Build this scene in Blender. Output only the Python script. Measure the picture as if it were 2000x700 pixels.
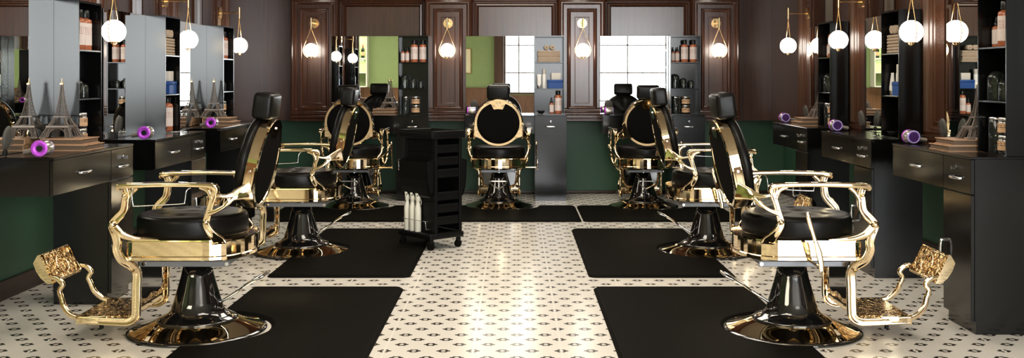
import bpy, bmesh, math, random
from mathutils import Vector, Matrix
R = math.radians
PI = math.pi
random.seed(7)
for o in list(bpy.data.objects):
    bpy.data.objects.remove(o)
scn = bpy.context.scene
COL = scn.collection

# ------------------------------------------------------------------ camera
cd = bpy.data.cameras.new('camera'); cam = bpy.data.objects.new('camera', cd); COL.objects.link(cam)
cam.location = (0, 0, 1.24); cam.rotation_euler = (R(90), 0, 0)
cd.sensor_width = 36; cd.lens = 36.0
cd.shift_x = -0.003; cd.shift_y = -0.1
cd.clip_start = 0.05; cd.clip_end = 100
scn.camera = cam
# ------------------------------------------------------------------ colour management, world, lights
vs = scn.view_settings
vs.view_transform = 'Standard'; vs.look = 'None'; vs.gamma = 1; vs.use_curve_mapping = False
vs.exposure = 0.0
w = bpy.data.worlds.new('world'); scn.world = w; w.use_nodes = True
w.node_tree.nodes['Background'].inputs[0].default_value = (0.9, 0.95, 1, 1)
w.node_tree.nodes['Background'].inputs[1].default_value = 0.6
WINDOW_POWER = 16.0
LAMP_POWER = 20.0
def area(name, loc, rot, sx, sy, power, col):
    l = bpy.data.lights.new(name, 'AREA'); l.shape = 'RECTANGLE'; l.size = sx; l.size_y = sy
    l.energy = power; l.color = col
    o = bpy.data.objects.new(name, l); COL.objects.link(o); o.location = loc; o.rotation_euler = rot
    return o
WARM = (1.0, 0.90, 0.77)
area('ceiling_light_aisle_near', (0.0, 3.6, 2.93), (0, 0, 0), 1.5, 1.9, 66, WARM)
area('ceiling_light_aisle_middle', (0.0, 6.2, 2.93), (0, 0, 0), 1.5, 1.9, 66, WARM)
area('ceiling_light_aisle_far', (0.0, 8.8, 2.93), (0, 0, 0), 1.5, 1.9, 56, WARM)
area('ceiling_light_lounge', (-3.9, -1.0, 2.93), (0, 0, 0), 2.4, 2.0, 170, (1.0, 0.93, 0.72))
area('ceiling_light_entrance', (2.6, -0.8, 2.93), (0, 0, 0), 2.0, 1.6, 30, (1.0, 0.93, 0.8))

# ------------------------------------------------------------------ materials
def nt(name):
    m = bpy.data.materials.new(name); m.use_nodes = True
    return m, m.node_tree, m.node_tree.nodes['Principled BSDF']
def mat(name, col, rough=0.5, metal=0.0, spec=0.5, coat=0.0, trans=0.0, ior=1.45, noise=0.0, nscale=40, bump=0.0, bscale=60):
    m, t, b = nt(name)
    b.inputs['Base Color'].default_value = (*col, 1); b.inputs['Roughness'].default_value = rough
    b.inputs['Metallic'].default_value = metal; b.inputs['Specular IOR Level'].default_value = spec
    b.inputs['Coat Weight'].default_value = coat; b.inputs['Coat Roughness'].default_value = 0.08
    b.inputs['Transmission Weight'].default_value = trans; b.inputs['IOR'].default_value = ior
    N = t.nodes; L = t.links
    tc = N.new('ShaderNodeTexCoord')
    if noise > 0:
        n = N.new('ShaderNodeTexNoise'); n.inputs['Scale'].default_value = nscale; n.inputs['Detail'].default_value = 4
        L.new(tc.outputs['Object'], n.inputs['Vector'])
        mx = N.new('ShaderNodeMixRGB'); mx.inputs[1].default_value = (*[c*(1-noise) for c in col], 1)
        mx.inputs[2].default_value = (*[min(1, c*(1+noise)) for c in col], 1)
        L.new(n.outputs['Fac'], mx.inputs[0]); L.new(mx.outputs[0], b.inputs['Base Color'])
    if bump > 0:
        n = N.new('ShaderNodeTexNoise'); n.inputs['Scale'].default_value = bscale; n.inputs['Detail'].default_value = 3
        L.new(tc.outputs['Object'], n.inputs['Vector'])
        bp = N.new('ShaderNodeBump'); bp.inputs['Strength'].default_value = bump; bp.inputs['Distance'].default_value = 0.002
        L.new(n.outputs['Fac'], bp.inputs['Height']); L.new(bp.outputs[0], b.inputs['Normal'])
    return m
def emit(name, col, s):
    m, t, b = nt(name)
    b.inputs['Base Color'].default_value = (*col, 1)
    b.inputs['Emission Color'].default_value = (*col, 1); b.inputs['Emission Strength'].default_value = s
    return m
def wood(name, c1, c2, rough, axis='Z', coat=0.3, scale=1.0):
    m, t, b = nt(name); N = t.nodes; L = t.links
    tc = N.new('ShaderNodeTexCoord'); mp = N.new('ShaderNodeMapping')
    s = {'Z': (22, 22, 1.2), 'X': (1.2, 22, 22), 'Y': (22, 1.2, 22)}[axis]
    mp.inputs['Scale'].default_value = [v*scale for v in s]
    L.new(tc.outputs['Object'], mp.inputs['Vector'])
    n = N.new('ShaderNodeTexNoise'); n.inputs['Scale'].default_value = 2.2; n.inputs['Detail'].default_value = 6
    n.inputs['Distortion'].default_value = 0.6
    L.new(mp.outputs[0], n.inputs['Vector'])
    cr = N.new('ShaderNodeValToRGB'); cr.color_ramp.elements[0].position = 0.33; cr.color_ramp.elements[1].position = 0.68
    cr.color_ramp.elements[0].color = (*c1, 1); cr.color_ramp.elements[1].color = (*c2, 1)
    L.new(n.outputs['Fac'], cr.inputs[0]); L.new(cr.outputs[0], b.inputs['Base Color'])
    b.inputs['Roughness'].default_value = rough; b.inputs['Coat Weight'].default_value = coat
    b.inputs['Coat Roughness'].default_value = 0.18
    bp = N.new('ShaderNodeBump'); bp.inputs['Strength'].default_value = 0.02; bp.inputs['Distance'].default_value = 0.0003
    L.new(n.outputs['Fac'], bp.inputs['Height']); L.new(bp.outputs[0], b.inputs['Normal'])
    return m
GOLD = mat('polished gold', (0.98, 0.79, 0.51), 0.045, 1.0)
BRASS = mat('satin brass', (0.85, 0.58, 0.28), 0.2, 1.0)
CHROME = mat('chrome', (0.75, 0.76, 0.78), 0.12, 1.0)
GREYMETAL = mat('grey painted steel', (0.22, 0.23, 0.25), 0.4, 0.3)
LEATHER = mat('black leather', (0.005, 0.0045, 0.004), 0.34, 0, 0.22, bump=0.2, bscale=160)
BLACKFAB = mat('black upholstered back board', (0.006, 0.0055, 0.005), 0.7, 0, 0.12, ior=1.15, bump=0.2, bscale=400)
PEDESTAL = mat('gloss black enamel', (0.006, 0.006, 0.006), 0.06, 0, 0.8, coat=1)
CABINET = mat('black satin cabinet', (0.003, 0.003, 0.003), 0.16, 0, 0.55)
MATT = mat('black rubber mat', (0.005, 0.0045, 0.0035), 0.6, 0, 0.3, ior=1.12, bump=0.3, bscale=220)
PLASTIC = mat('black plastic', (0.004, 0.004, 0.004), 0.42, 0, 0.18)
MIRROR = mat('mirror glass', (0.90, 0.92, 0.90), 0.0, 1.0)
GREEN = mat('green wall paint', (0.030, 0.085, 0.048), 0.42, 0, 0.4, noise=0.12, nscale=60, bump=0.1, bscale=200)
GREEN_LIT = mat('brightly lit green wall paint', (0.25, 0.33, 0.15), 0.6, 0, 0.3, noise=0.06, nscale=8)  # lounge copy of the green paint, its brighter lighting put into the colour
CEIL = mat('ceiling paint', (0.30, 0.27, 0.23), 0.8, noise=0.05, nscale=6)
WOOD = wood('dark mahogany panelling', (0.040, 0.014, 0.0065), (0.064, 0.022, 0.0095), 0.25)
WOODL = wood('brown wainscot wood', (0.10, 0.045, 0.022), (0.20, 0.09, 0.045), 0.4)
BOOKW = wood('tan book cover', (0.36, 0.19, 0.10), (0.58, 0.35, 0.20), 0.5, 'Y', coat=0.1)
PAGES = mat('book pages', (0.12, 0.08, 0.05), 0.8, noise=0.3, nscale=200)
OPAL = emit('lit opal glass globe', (1.0, 0.93, 0.82), LAMP_POWER)
SKYPANE = emit('bright daylight window pane', (0.93, 0.97, 1.0), WINDOW_POWER)
AMBER = mat('amber bottle', (0.42, 0.13, 0.06), 0.18, 0, 0.5, coat=0.5)
CAPB = mat('black bottle cap', (0.01, 0.01, 0.01), 0.3)
GLASS = mat('clear glass', (0.85, 0.88, 0.86), 0.02, 0, 0.5, trans=1.0)
DARKGLASS = mat('dark smoked glass', (0.10, 0.12, 0.11), 0.05, 0, 0.6, trans=0.85)
PLANT = mat('dried botanical', (0.22, 0.20, 0.08), 0.7, noise=0.5, nscale=90)
TOWEL = mat('beige towel', (0.46, 0.36, 0.27), 0.95, 0, 0.1, noise=0.15, nscale=150, bump=0.9, bscale=300)
WHITE = mat('white plastic', (0.80, 0.78, 0.74), 0.35)
BOTTLEW = mat('ivory plastic', (0.82, 0.79, 0.66), 0.4)
BLUE = mat('blue card', (0.005, 0.055, 0.24), 0.5, noise=0.05)
CREAM = mat('cream card', (0.62, 0.58, 0.52), 0.6)
PURPLE = mat('magenta anodised ring', (0.62, 0.10, 0.82), 0.25, 0.25)
DEEPP = mat('deep purple inner cone', (0.05, 0.01, 0.10), 0.3)
LILAC = mat('lilac ring', (0.45, 0.33, 0.75), 0.3, 0.3)
DRYER = mat('hair dryer grille', (0.30, 0.26, 0.22), 0.4, 0.6, noise=0.4, nscale=300)
NICKEL = mat('pale nickel', (0.66, 0.62, 0.56), 0.22, 0.85)
IRON = mat('bronze grey iron', (0.20, 0.165, 0.14), 0.45, 0.6, noise=0.3, nscale=200)
BRISTLE = mat('grey brush cushion', (0.10, 0.095, 0.085), 0.6, 0.2, noise=0.6, nscale=260)
DARK = mat('dark void', (0.004, 0.004, 0.004), 0.5)
BASEB = mat('brown baseboard', (0.030, 0.018, 0.013), 0.4, noise=0.2)
WINFR = mat('dark window frame', (0.07, 0.035, 0.022), 0.4)
PAPER = mat('cream paper', (0.75, 0.70, 0.50), 0.7)
GREENGLASS = mat('dark wine bottle glass', (0.01, 0.02, 0.01), 0.08, 0, 0.6)
REDCAP = mat('red foil cap', (0.5, 0.02, 0.03), 0.3)
BRUSHT = mat('steel', (0.55, 0.54, 0.52), 0.18, 1.0)

def ornate(name='chased gold relief'):
    m, t, b = nt(name); N = t.nodes; L = t.links
    b.inputs['Metallic'].default_value = 1; b.inputs['Roughness'].default_value = 0.14
    tc = N.new('ShaderNodeTexCoord')
    v = N.new('ShaderNodeTexVoronoi'); v.inputs['Scale'].default_value = 38; v.feature = 'SMOOTH_F1'
    n = N.new('ShaderNodeTexNoise'); n.inputs['Scale'].default_value = 26; n.inputs['Detail'].default_value = 2; n.inputs['Distortion'].default_value = 2.2
    L.new(tc.outputs['Object'], v.inputs['Vector']); L.new(tc.outputs['Object'], n.inputs['Vector'])
    ad = N.new('ShaderNodeMath'); ad.operation = 'ADD'
    L.new(v.outputs['Distance'], ad.inputs[0]); L.new(n.outputs['Fac'], ad.inputs[1])
    bp = N.new('ShaderNodeBump'); bp.inputs['Strength'].default_value = 1.0; bp.inputs['Distance'].default_value = 0.02
    L.new(ad.outputs[0], bp.inputs['Height']); L.new(bp.outputs[0], b.inputs['Normal'])
    cr = N.new('ShaderNodeValToRGB'); cr.color_ramp.elements[0].position = 0.35; cr.color_ramp.elements[1].position = 0.6
    cr.color_ramp.elements[0].color = (0.16, 0.08, 0.03, 1); cr.color_ramp.elements[1].color = (0.92, 0.66, 0.33, 1)
    L.new(n.outputs['Fac'], cr.inputs[0]); L.new(cr.outputs[0], b.inputs['Base Color'])
    return m
ORN = ornate()

def label_mat(name, base, ink, zlo, zhi):
    """printed paper label: rows of small dark marks"""
    m, t, b = nt(name); N = t.nodes; L = t.links
    b.inputs['Roughness'].default_value = 0.5
    tc = N.new('ShaderNodeTexCoord'); mp = N.new('ShaderNodeMapping'); mp.inputs['Scale'].default_value = (160, 160, 12)
    L.new(tc.outputs['Object'], mp.inputs['Vector'])
    n = N.new('ShaderNodeTexNoise'); n.inputs['Scale'].default_value = 1.0; n.inputs['Detail'].default_value = 1
    L.new(mp.outputs[0], n.inputs['Vector'])
    sp = N.new('ShaderNodeSeparateXYZ'); L.new(tc.outputs['Object'], sp.inputs[0])
    def math_(op, a, bb):
        q = N.new('ShaderNodeMath'); q.operation = op
        for i, vv in enumerate((a, bb)):
            if isinstance(vv, (int, float)): q.inputs[i].default_value = vv
            elif vv is not None: L.new(vv, q.inputs[i])
        return q.outputs[0]
    band = math_('MULTIPLY', math_('GREATER_THAN', sp.outputs[2], zlo), math_('LESS_THAN', sp.outputs[2], zhi))
    row = math_('GREATER_THAN', math_('SINE', math_('MULTIPLY', sp.outputs[2], 700.0), None), 0.1)
    mk = math_('MULTIPLY', math_('MULTIPLY', band, row), math_('GREATER_THAN', n.outputs['Fac'], 0.5))
    mx = N.new('ShaderNodeMixRGB'); mx.inputs[1].default_value = (*base, 1); mx.inputs[2].default_value = (*ink, 1)
    L.new(mk, mx.inputs[0]); L.new(mx.outputs[0], b.inputs['Base Color'])
    return m
LABELW = label_mat('white printed label', (0.72, 0.62, 0.58), (0.42, 0.24, 0.20), 0.09, 0.135)
LABELT = label_mat('tan printed label', (0.62, 0.38, 0.21), (0.05, 0.03, 0.02), 0.035, 0.055)

def floor_mat():
    m, t, b = nt('cream cement tile with small flower motifs'); N = t.nodes; L = t.links
    tc = N.new('ShaderNodeTexCoord'); sp = N.new('ShaderNodeSeparateXYZ'); L.new(tc.outputs['Object'], sp.inputs[0])
    def mth(op, a, bb=None, c=None):
        q = N.new('ShaderNodeMath'); q.operation = op
        for i, vv in enumerate((a, bb, c)):
            if vv is None: continue
            if isinstance(vv, (int, float)): q.inputs[i].default_value = float(vv)
            else: L.new(vv, q.inputs[i])
        return q.outputs[0]
    X, Y = sp.outputs[0], sp.outputs[1]
    X0 = -0.1907; T = 0.4
    def lat(px, py, ox, oy):
        lx = mth('WRAP', mth('SUBTRACT', X, X0+ox), px/2, -px/2)
        ly = mth('WRAP', mth('SUBTRACT', Y, 5.4255+oy), py/2, -py/2)
        r = mth('SQRT', mth('ADD', mth('MULTIPLY', lx, lx), mth('MULTIPLY', ly, ly)))
        th = mth('ARCTAN2', ly, lx)
        c6 = mth('COSINE', mth('MULTIPLY', th, 6.0))
        spike = mth('MULTIPLY', mth('POWER', mth('ABSOLUTE', mth('COSINE', th)), 5.0), 0.006)
        Ro = mth('ADD', mth('MULTIPLY_ADD', c6, 0.0030, 0.0240), spike)
        Ri = mth('MULTIPLY_ADD', c6, 0.0004, 0.0108)
        return mth('MULTIPLY', mth('LESS_THAN', r, Ro), mth('GREATER_THAN', r, Ri))
    mk = mth('MAXIMUM', mth('MAXIMUM', lat(T/3, T/2, 0, 0), lat(T/3, T, T/6, -0.1127)), lat(T/3, T, T/6, -0.289))
    sx = mth('ABSOLUTE', mth('WRAP', mth('SUBTRACT', X, X0), T/2, -T/2))
    seam = mth('LESS_THAN', sx, 0.0045)
    mk = mth('MULTIPLY', mk, mth('SUBTRACT', 1.0, seam))
    n = N.new('ShaderNodeTexNoise'); n.inputs['Scale'].default_value = 3.0; n.inputs['Detail'].default_value = 5
    L.new(tc.outputs['Object'], n.inputs['Vector'])
    base = N.new('ShaderNodeMixRGB'); base.inputs[1].default_value = (0.74, 0.70, 0.62, 1); base.inputs[2].default_value = (0.84, 0.80, 0.73, 1)
    L.new(n.outputs['Fac'], base.inputs[0])
    b2 = N.new('ShaderNodeMixRGB'); b2.inputs[2].default_value = (0.88, 0.84, 0.76, 1)
    L.new(mth('MULTIPLY', seam, 0.6), b2.inputs[0]); L.new(base.outputs[0], b2.inputs[1])
    fc = N.new('ShaderNodeMixRGB'); fc.inputs[2].default_value = (0.030, 0.022, 0.016, 1)
    L.new(mk, fc.inputs[0]); L.new(b2.outputs[0], fc.inputs[1]); L.new(fc.outputs[0], b.inputs['Base Color'])
    b.inputs['Roughness'].default_value = 0.2; b.inputs['Specular IOR Level'].default_value = 0.5
    return m
FLOOR = floor_mat()

# ------------------------------------------------------------------ mesh helpers
def catmull(pts, n=6):
    pts = [Vector(p) for p in pts]
    P = [pts[0]*2-pts[1]] + pts + [pts[-1]*2-pts[-2]]
    out = []
    for i in range(1, len(P)-2):
        for k in range(n):
            t = k/n; a, b, c, d = P[i-1], P[i], P[i+1], P[i+2]
            out.append(0.5*((2*b)+(c-a)*t+(2*a-5*b+4*c-d)*t*t+(3*b-a-3*c+d)*t**3))
    out.append(pts[-1]); return out
class MB:
    def __init__(s): s.v = []; s.f = []; s.sm = []
    def add(s, vs_, fs, smooth=False, M=None):
        o = len(s.v)
        for p in vs_: s.v.append(tuple(M @ Vector(p)) if M is not None else tuple(p))
        for f in fs: s.f.append([i+o for i in f]); s.sm.append(smooth)
        return s
    def box(s, x0, x1, y0, y1, z0, z1, bev=0.0, seg=2, M=None, smooth=None):
        if bev <= 0:
            v = [(x0,y0,z0),(x1,y0,z0),(x1,y1,z0),(x0,y1,z0),(x0,y0,z1),(x1,y0,z1),(x1,y1,z1),(x0,y1,z1)]
            f = [(0,3,2,1),(4,5,6,7),(0,1,5,4),(1,2,6,5),(2,3,7,6),(3,0,4,7)]
            return s.add(v, f, False, M)
        bm = bmesh.new(); bmesh.ops.create_cube(bm, size=1)
        bmesh.ops.scale(bm, vec=(x1-x0, y1-y0, z1-z0), verts=bm.verts)
        bmesh.ops.translate(bm, vec=((x0+x1)/2, (y0+y1)/2, (z0+z1)/2), verts=bm.verts)
        bmesh.ops.bevel(bm, geom=bm.edges[:], offset=bev, segments=seg, profile=0.5, affect='EDGES')
        bm.verts.index_update()
        s.add([v.co[:] for v in bm.verts], [[v.index for v in f.verts] for f in bm.faces], seg > 1 if smooth is None else smooth, M)
        bm.free(); return s
    def loft(s, rings, cap0=True, cap1=True, smooth=True, closed=False, M=None):
        n = len(rings[0]); v = [p for r in rings for p in r]; f = []
        m = len(rings)
        for i in range(m if closed else m-1):
            for j in range(n):
                a = i*n+j; b = i*n+(j+1) % n; i2 = (i+1) % m
                f.append((a, b, i2*n+(j+1) % n, i2*n+j))
        s.add(v, f, smooth, M)
        if not closed:
            if cap0: s.add(rings[0], [list(range(n))[::-1]], False, M)
            if cap1: s.add(rings[-1], [list(range(n))], False, M)
        return s
    def lathe(s, prof, n=32, c=(0, 0, 0), M=None, smooth=True, cap0=True, cap1=True, sx=1, sy=1):
        rings = [[(c[0]+sx*r*math.cos(2*PI*j/n), c[1]+sy*r*math.sin(2*PI*j/n), c[2]+z) for j in range(n)] for r, z in prof]
        return s.loft(rings, cap0, cap1, smooth, M=M)
    def cyl(s, p0, p1, r, n=14, r1=None, smooth=True):
        return s.tube([p0, p1], [r, r if r1 is None else r1], n)
    def tube(s, path, rad, n=10, closed=False):
        path = [Vector(p) for p in path]
        if not isinstance(rad, (list, tuple)): rad = [rad]*len(path)
        if len(rad) != len(path): rad = [rad[min(len(rad)-1, int(i*(len(rad)-1)/(len(path)-1)+0.5))] for i in range(len(path))]
        m = len(path); rings = []; prev = None
        for i, p in enumerate(path):
            if closed: t = path[(i+1) % m]-path[(i-1) % m]
            else: t = path[min(i+1, m-1)]-path[max(i-1, 0)]
            t.normalize()
            if prev is None:
                a = Vector((0, 0, 1)) if abs(t.z) < 0.9 else Vector((1, 0, 0))
                nrm = (a-t*a.dot(t)).normalized()
            else: nrm = (prev-t*prev.dot(t)).normalized()
            prev = nrm; bn = t.cross(nrm)
            rings.append([tuple(p+rad[i]*(math.cos(2*PI*k/n)*nrm+math.sin(2*PI*k/n)*bn)) for k in range(n)])
        return s.loft(rings, closed=closed)
    def strap(s, path, wn, wb, side=(0, 1, 0), pw=3.2, n=20, groove=0.0):
        """rounded-rectangle section swept along a path; wb along 'side'"""
        path = [Vector(p) for p in path]; m = len(path); rings = []
        sd = Vector(side)
        def g(a, i): 
            if not isinstance(a, (list, tuple)): return a
            t = i*(len(a)-1)/(m-1); k = min(int(t), len(a)-2); return a[k]+(a[k+1]-a[k])*(t-k)
        for i, p in enumerate(path):
            t = (path[min(i+1, m-1)]-path[max(i-1, 0)]).normalized()
            bb = (sd-t*sd.dot(t)).normalized(); nn = t.cross(bb)
            a = g(wn, i)/2; b_ = g(wb, i)/2; ring = []
            for k in range(n):
                th = 2*PI*k/n; c, sn = math.cos(th), math.sin(th)
                x = math.copysign(abs(c)**(2/pw), c)*a; y = math.copysign(abs(sn)**(2/pw), sn)*b_
                if groove and abs(c) < 0.35: y *= (1-groove)
                ring.append(tuple(p+nn*x+bb*y))
            rings.append(ring)
        return s.loft(rings)
    def ball(s, c, r, n=16, sx=1, sy=1, sz=1, z0=-1.0):
        k0 = math.asin(max(-1, z0)); prof = []
        for i in range(n//2+1):
            a = k0+(PI/2-k0)*i/(n//2); prof.append((max(r*math.cos(a), 1e-5), r*sz*math.sin(a)))
        return s.lathe(prof, n, c, sx=sx, sy=sy)
    def build(s, name, m, parent=None, M=None):
        me = bpy.data.meshes.new(name); me.from_pydata(s.v, [], s.f)
        me.polygons.foreach_set('use_smooth', s.sm); me.materials.append(m)
        if M is not None: me.transform(M)
        bm = bmesh.new(); bm.from_mesh(me); bmesh.ops.recalc_face_normals(bm, faces=bm.faces[:]); bm.to_mesh(me); bm.free()
        me.update()
        o = bpy.data.objects.new(name, me); COL.objects.link(o)
        if parent: o.parent = parent
        return o
def props(o, label=None, cat=None, group=None, kind=None):
    if label: o['label'] = label
    if cat: o['category'] = cat
    if group: o['group'] = group
    if kind: o['kind'] = kind
    return o
def thing(name, label, cat, loc=(0, 0, 0), rz=0.0, group=None):
    o = bpy.data.objects.new(name, None); COL.objects.link(o); o.empty_display_size = 0.1
    o.location = loc; o.rotation_euler = (0, 0, rz)
    return props(o, label, cat, group)
def struct(name, mb, m, parent=None):
    o = mb.build(name, m, parent)
    if parent is None: o['kind'] = 'structure'
    return o
def copy_tree(o, parent=None):
    c = o.copy(); COL.objects.link(c); c.parent = parent
    for ch in [x for x in bpy.data.objects if x.parent == o]: copy_tree(ch, c)
    return c
USED = {}
def place(key, maker, loc, rz, label, group=None):
    """first use keeps the made thing, later uses copy it"""
    if key not in USED:
        USED[key] = maker(); o = USED[key]
    else: o = copy_tree(USED[key])
    o.location = loc; o.rotation_euler = (0, 0, rz); o['label'] = label
    if group: o['group'] = group
    return o

# ------------------------------------------------------------------ wall frames: s along the wall (to the right when facing it), d into the room
class Wall:
    def __init__(s, ox, oy, rz): s.o = (ox, oy); s.rz = rz; s.M = Matrix.Translation((ox, oy, 0)) @ Matrix.Rotation(rz, 4, 'Z')
    def pt(s, a, d, z): return s.M @ Vector((a, -d, z))
OFF = -0.003
PITCH = 1.378
XW = 2.505
BACK = Wall(0, 10.51, 0)
LEFT = Wall(-XW+OFF, 0, R(90))       # s = world Y
RIGHT = Wall(XW+OFF, 0, R(-90))      # s = -world Y
def wbox(mb, W, s0, s1, d0, d1, z0, z1, bev=0, seg=1):
    return mb.box(s0, s1, -d1, -d0, z0, z1, bev, seg, M=W.M)

# ------------------------------------------------------------------ room shell
ZC = 3.0; YB = -3.5; YR = 4.42; XR = 6.5
G = 2.845; GY = 10.85; WX = 2.665; WY = 10.67; WZ = 0.783
fl = MB(); fl.box(-XR-0.2, XR+0.2, YB-0.2, GY+0.2, -0.1, 0.0); struct('floor', fl, FLOOR)
c = MB(); c.box(-XR-0.2, XR+0.2, YB-0.2, GY+0.2, ZC, ZC+0.1); struct('ceiling', c, CEIL)
m = MB(); m.box(-G-0.2, G+0.2, GY, GY+0.2, 0, ZC); struct('wall_back', m, GREEN)
m = MB(); m.box(-G-0.2, -G, YR, GY, 0, ZC); struct('wall_left', m, GREEN)
m = MB(); m.box(G, G+0.2, YR, GY, 0, ZC); struct('wall_right', m, GREEN)
# lounge behind the camera
m = MB(); m.box(-XR, -G-0.2, YR, YR+0.15, 0, ZC); m.box(-G-0.2, -WX-0.01, YR, YR+0.003, WZ, ZC); struct('wall_lounge_left_return', m, GREEN_LIT)
m = MB(); m.box(G+0.2, XR, YR, YR+0.15, 0, ZC); m.box(WX+0.01, G+0.2, YR, YR+0.003, WZ, ZC); struct('wall_lounge_right_return', m, GREEN_LIT)
m = MB(); m.box(-XR-0.15, -XR, YB, YR+0.15, 0, ZC); struct('wall_lounge_left', m, GREEN_LIT)
m = MB(); m.box(XR, XR+0.15, YB, YR+0.15, 0, ZC); struct('wall_lounge_right', m, WOOD)
# front wall with two window openings: A x -0.27..1.62 z .82..2.5 ; B x 1.95..5.4 z .35..2.5
m = MB()
for x0, x1, z0, z1 in ((-XR, -0.27, 0, ZC), (-0.27, 1.76, 0, 0.82), (-0.27, 1.76, 2.9, ZC), (1.76, 1.86, 0, ZC), (1.86, 5.4, 0, 0.35), (1.86, 5.4, 2.9, ZC), (5.4, XR, 0, ZC)):
    m.box(x0, x1, YB-0.15, YB, z0, z1)
struct('wall_front', m, GREEN_LIT)
m = MB(); m.box(-XR, -0.48, YB, YB+0.03, 0, 0.95); m.box(-XR, -0.48, YB, YB+0.045, 0.95, 0.98, 0.006)
m.box(-0.27, 1.76, YB, YB+0.03, 0, 0.80); m.box(5.4, XR, YB, YB+0.03, 0, 0.95); m.box(1.86, 5.4, YB, YB+0.03, 0, 0.33)
struct('trim_1', m, WOODL)
m = MB(); m.box(-0.50, -0.27, YB, YB+0.12, 0, ZC, 0.01); m.box(1.76, 1.86, YB, YB+0.06, 0, ZC, 0.01); m.box(5.4, 5.6, YB, YB+0.1, 0, ZC, 0.01)
struct('trim_2', m, WINFR)
m = MB(); m.box(-XR, -XR+0.03, YB, YR, 0, 0.95, 0.004); m.box(XR-0.03, XR, YB, YR, 0, 0.95, 0.004)
struct('trim_3', m, WOODL)
def window(name, x0, x1, z0, z1, xs, zs):
    fr = MB(); t = 0.045
    fr.box(x0, x0+t, YB-0.1, YB-0.02, z0, z1); fr.box(x1-t, x1, YB-0.1, YB-0.02, z0, z1)
    fr.box(x0, x1, YB-0.1, YB-0.02, z0, z0+t); fr.box(x0, x1, YB-0.1, YB-0.02, z1-t, z1)
    for x in xs: fr.box(x-0.014, x+0.014, YB-0.09, YB-0.03, z0, z1)
    for z in zs: fr.box(x0, x1, YB-0.09, YB-0.03, z-0.014, z+0.014)
    o = struct(name, fr, WINFR)
    g = MB(); g.box(x0, x1, YB-0.12, YB-0.1, z0, z1); g.build('pane', SKYPANE, o)
window('window_1', -0.27, 1.76, 0.82, 2.9, (0.09, 0.47, 0.89, 1.32), (1.33, 2.0, 2.62))
window('window_2', 1.86, 5.4, 0.35, 2.9, (2.70, 3.62, 4.50), (0.66, 1.33, 2.0, 2.62))

# side and back upper wood panelling
m = MB(); m.box(-WX, WX, WY, GY, WZ, ZC); struct('trim_4', m, WOOD)
m = MB(); m.box(-G, -WX, YR, GY, WZ, ZC); struct('trim_5', m, WOOD)
m = MB(); m.box(WX, G, YR, GY, WZ, ZC); struct('trim_6', m, WOOD)
# baseboards
m = MB(); m.box(-G, G, GY-0.015, GY, 0, 0.035, 0.004); struct('baseboard_back', m, BASEB)
m = MB(); m.box(-G, -G+0.018, YR, GY-0.016, 0, 0.11, 0.004); struct('baseboard_left', m, BASEB)
m = MB(); m.box(G-0.018, G, YR, GY-0.016, 0, 0.11, 0.004); struct('baseboard_right', m, BASEB)

def frame(mb, W, s0, s1, z0, z1, prof, fill=False):
    """mitred moulding: prof is a list of (inset, d)"""
    rings = []
    for o, d in prof:
        rings.append([tuple(W.pt(s0+o, d, z0+o)), tuple(W.pt(s1-o, d, z0+o)), tuple(W.pt(s1-o, d, z1-o)), tuple(W.pt(s0+o, d, z1-o))])
    mb.loft(rings, False, fill, False)
def pilaster(n, W, sc):
    hw = 0.239; F = -0.036
    mb = MB()
    wbox(mb, W, sc-hw, sc+hw, -0.165, F, WZ, ZC)
    # outer frame
    frame(mb, W, sc-hw, sc+hw, WZ+0.085, 2.035, [(0.0, F), (0.0, F+0.016), (0.012, F+0.024), (0.022, F+0.016), (0.026, F+0.020), (0.036, F+0.020), (0.044, F+0.008), (0.052, F+0.001)])
    # bead frame
    frame(mb, W, sc-0.155, sc+0.155, 0.898, 1.945, [(0.0, F), (0.002, F+0.018), (0.010, F+0.028), (0.018, F+0.014), (0.022, F+0.016), (0.030, F+0.012), (0.040, F)])
    # inner frame
    frame(mb, W, sc-0.080, sc+0.080, 0.960, 1.862, [(0.0, F), (0.001, F+0.008), (0.006, F+0.008), (0.012, F)])
    # base steps
    for z0, z1, e, dd in ((WZ, WZ+0.022, 0.012, 0.022), (WZ+0.022, WZ+0.034, 0.004, 0.008), (WZ+0.034, WZ+0.058, 0.014, 0.026), (WZ+0.058, WZ+0.068, 0.006, 0.014), (WZ+0.068, WZ+0.085, 0.010, 0.020)):
        wbox(mb, W, sc-hw-min(e, .01), sc+hw+min(e, .01), F-0.13, F+dd, z0, z1, 0.004)
    wbox(mb, W, sc-hw-0.012, sc+hw+0.012, -0.165, F+0.03, 2.035, 2.06, 0.006)
    wbox(mb, W, sc-hw-0.02, sc+hw+0.02, -0.165, F+0.05, 2.06, 2.12, 0.01)
    return struct('trim_%d' % n, mb, WOOD)
def bay(n, W, s0, s1):
    """wall panel between two pilasters"""
    F = -0.16; mb = MB()
    frame(mb, W, s0, s1, WZ, 2.04, [(0.0, F), (0.0, F+0.045), (0.012, F+0.050), (0.020, F+0.034), (0.034, F+0.040), (0.042, F+0.022), (0.058, F+0.026), (0.068, F+0.006), (0.072, F+0.001)])
    wbox(mb, W, s0, s1, F, F+0.06, 2.04, 2.07, 0.006); wbox(mb, W, s0, s1, F, F+0.09, 2.07, 2.13, 0.01)
    return struct('trim_%d' % n, mb, WOOD)
tn = 7
for k in range(4):
    pilaster(tn, BACK, -2.067+k*PITCH); tn += 1
for k in range(3):
    bay(tn, BACK, -2.067+k*PITCH+0.239, -2.067+(k+1)*PITCH-0.239); tn += 1
LY0 = 4.86; RY0 = 5.93      # station origins (mirror's left edge)
for k in range(4):
    pilaster(tn, LEFT, LY0-0.184+0.0+k*PITCH); tn += 1
    if k: pilaster(tn, RIGHT, -(RY0+0.184-PITCH+k*PITCH)); tn += 1
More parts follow.
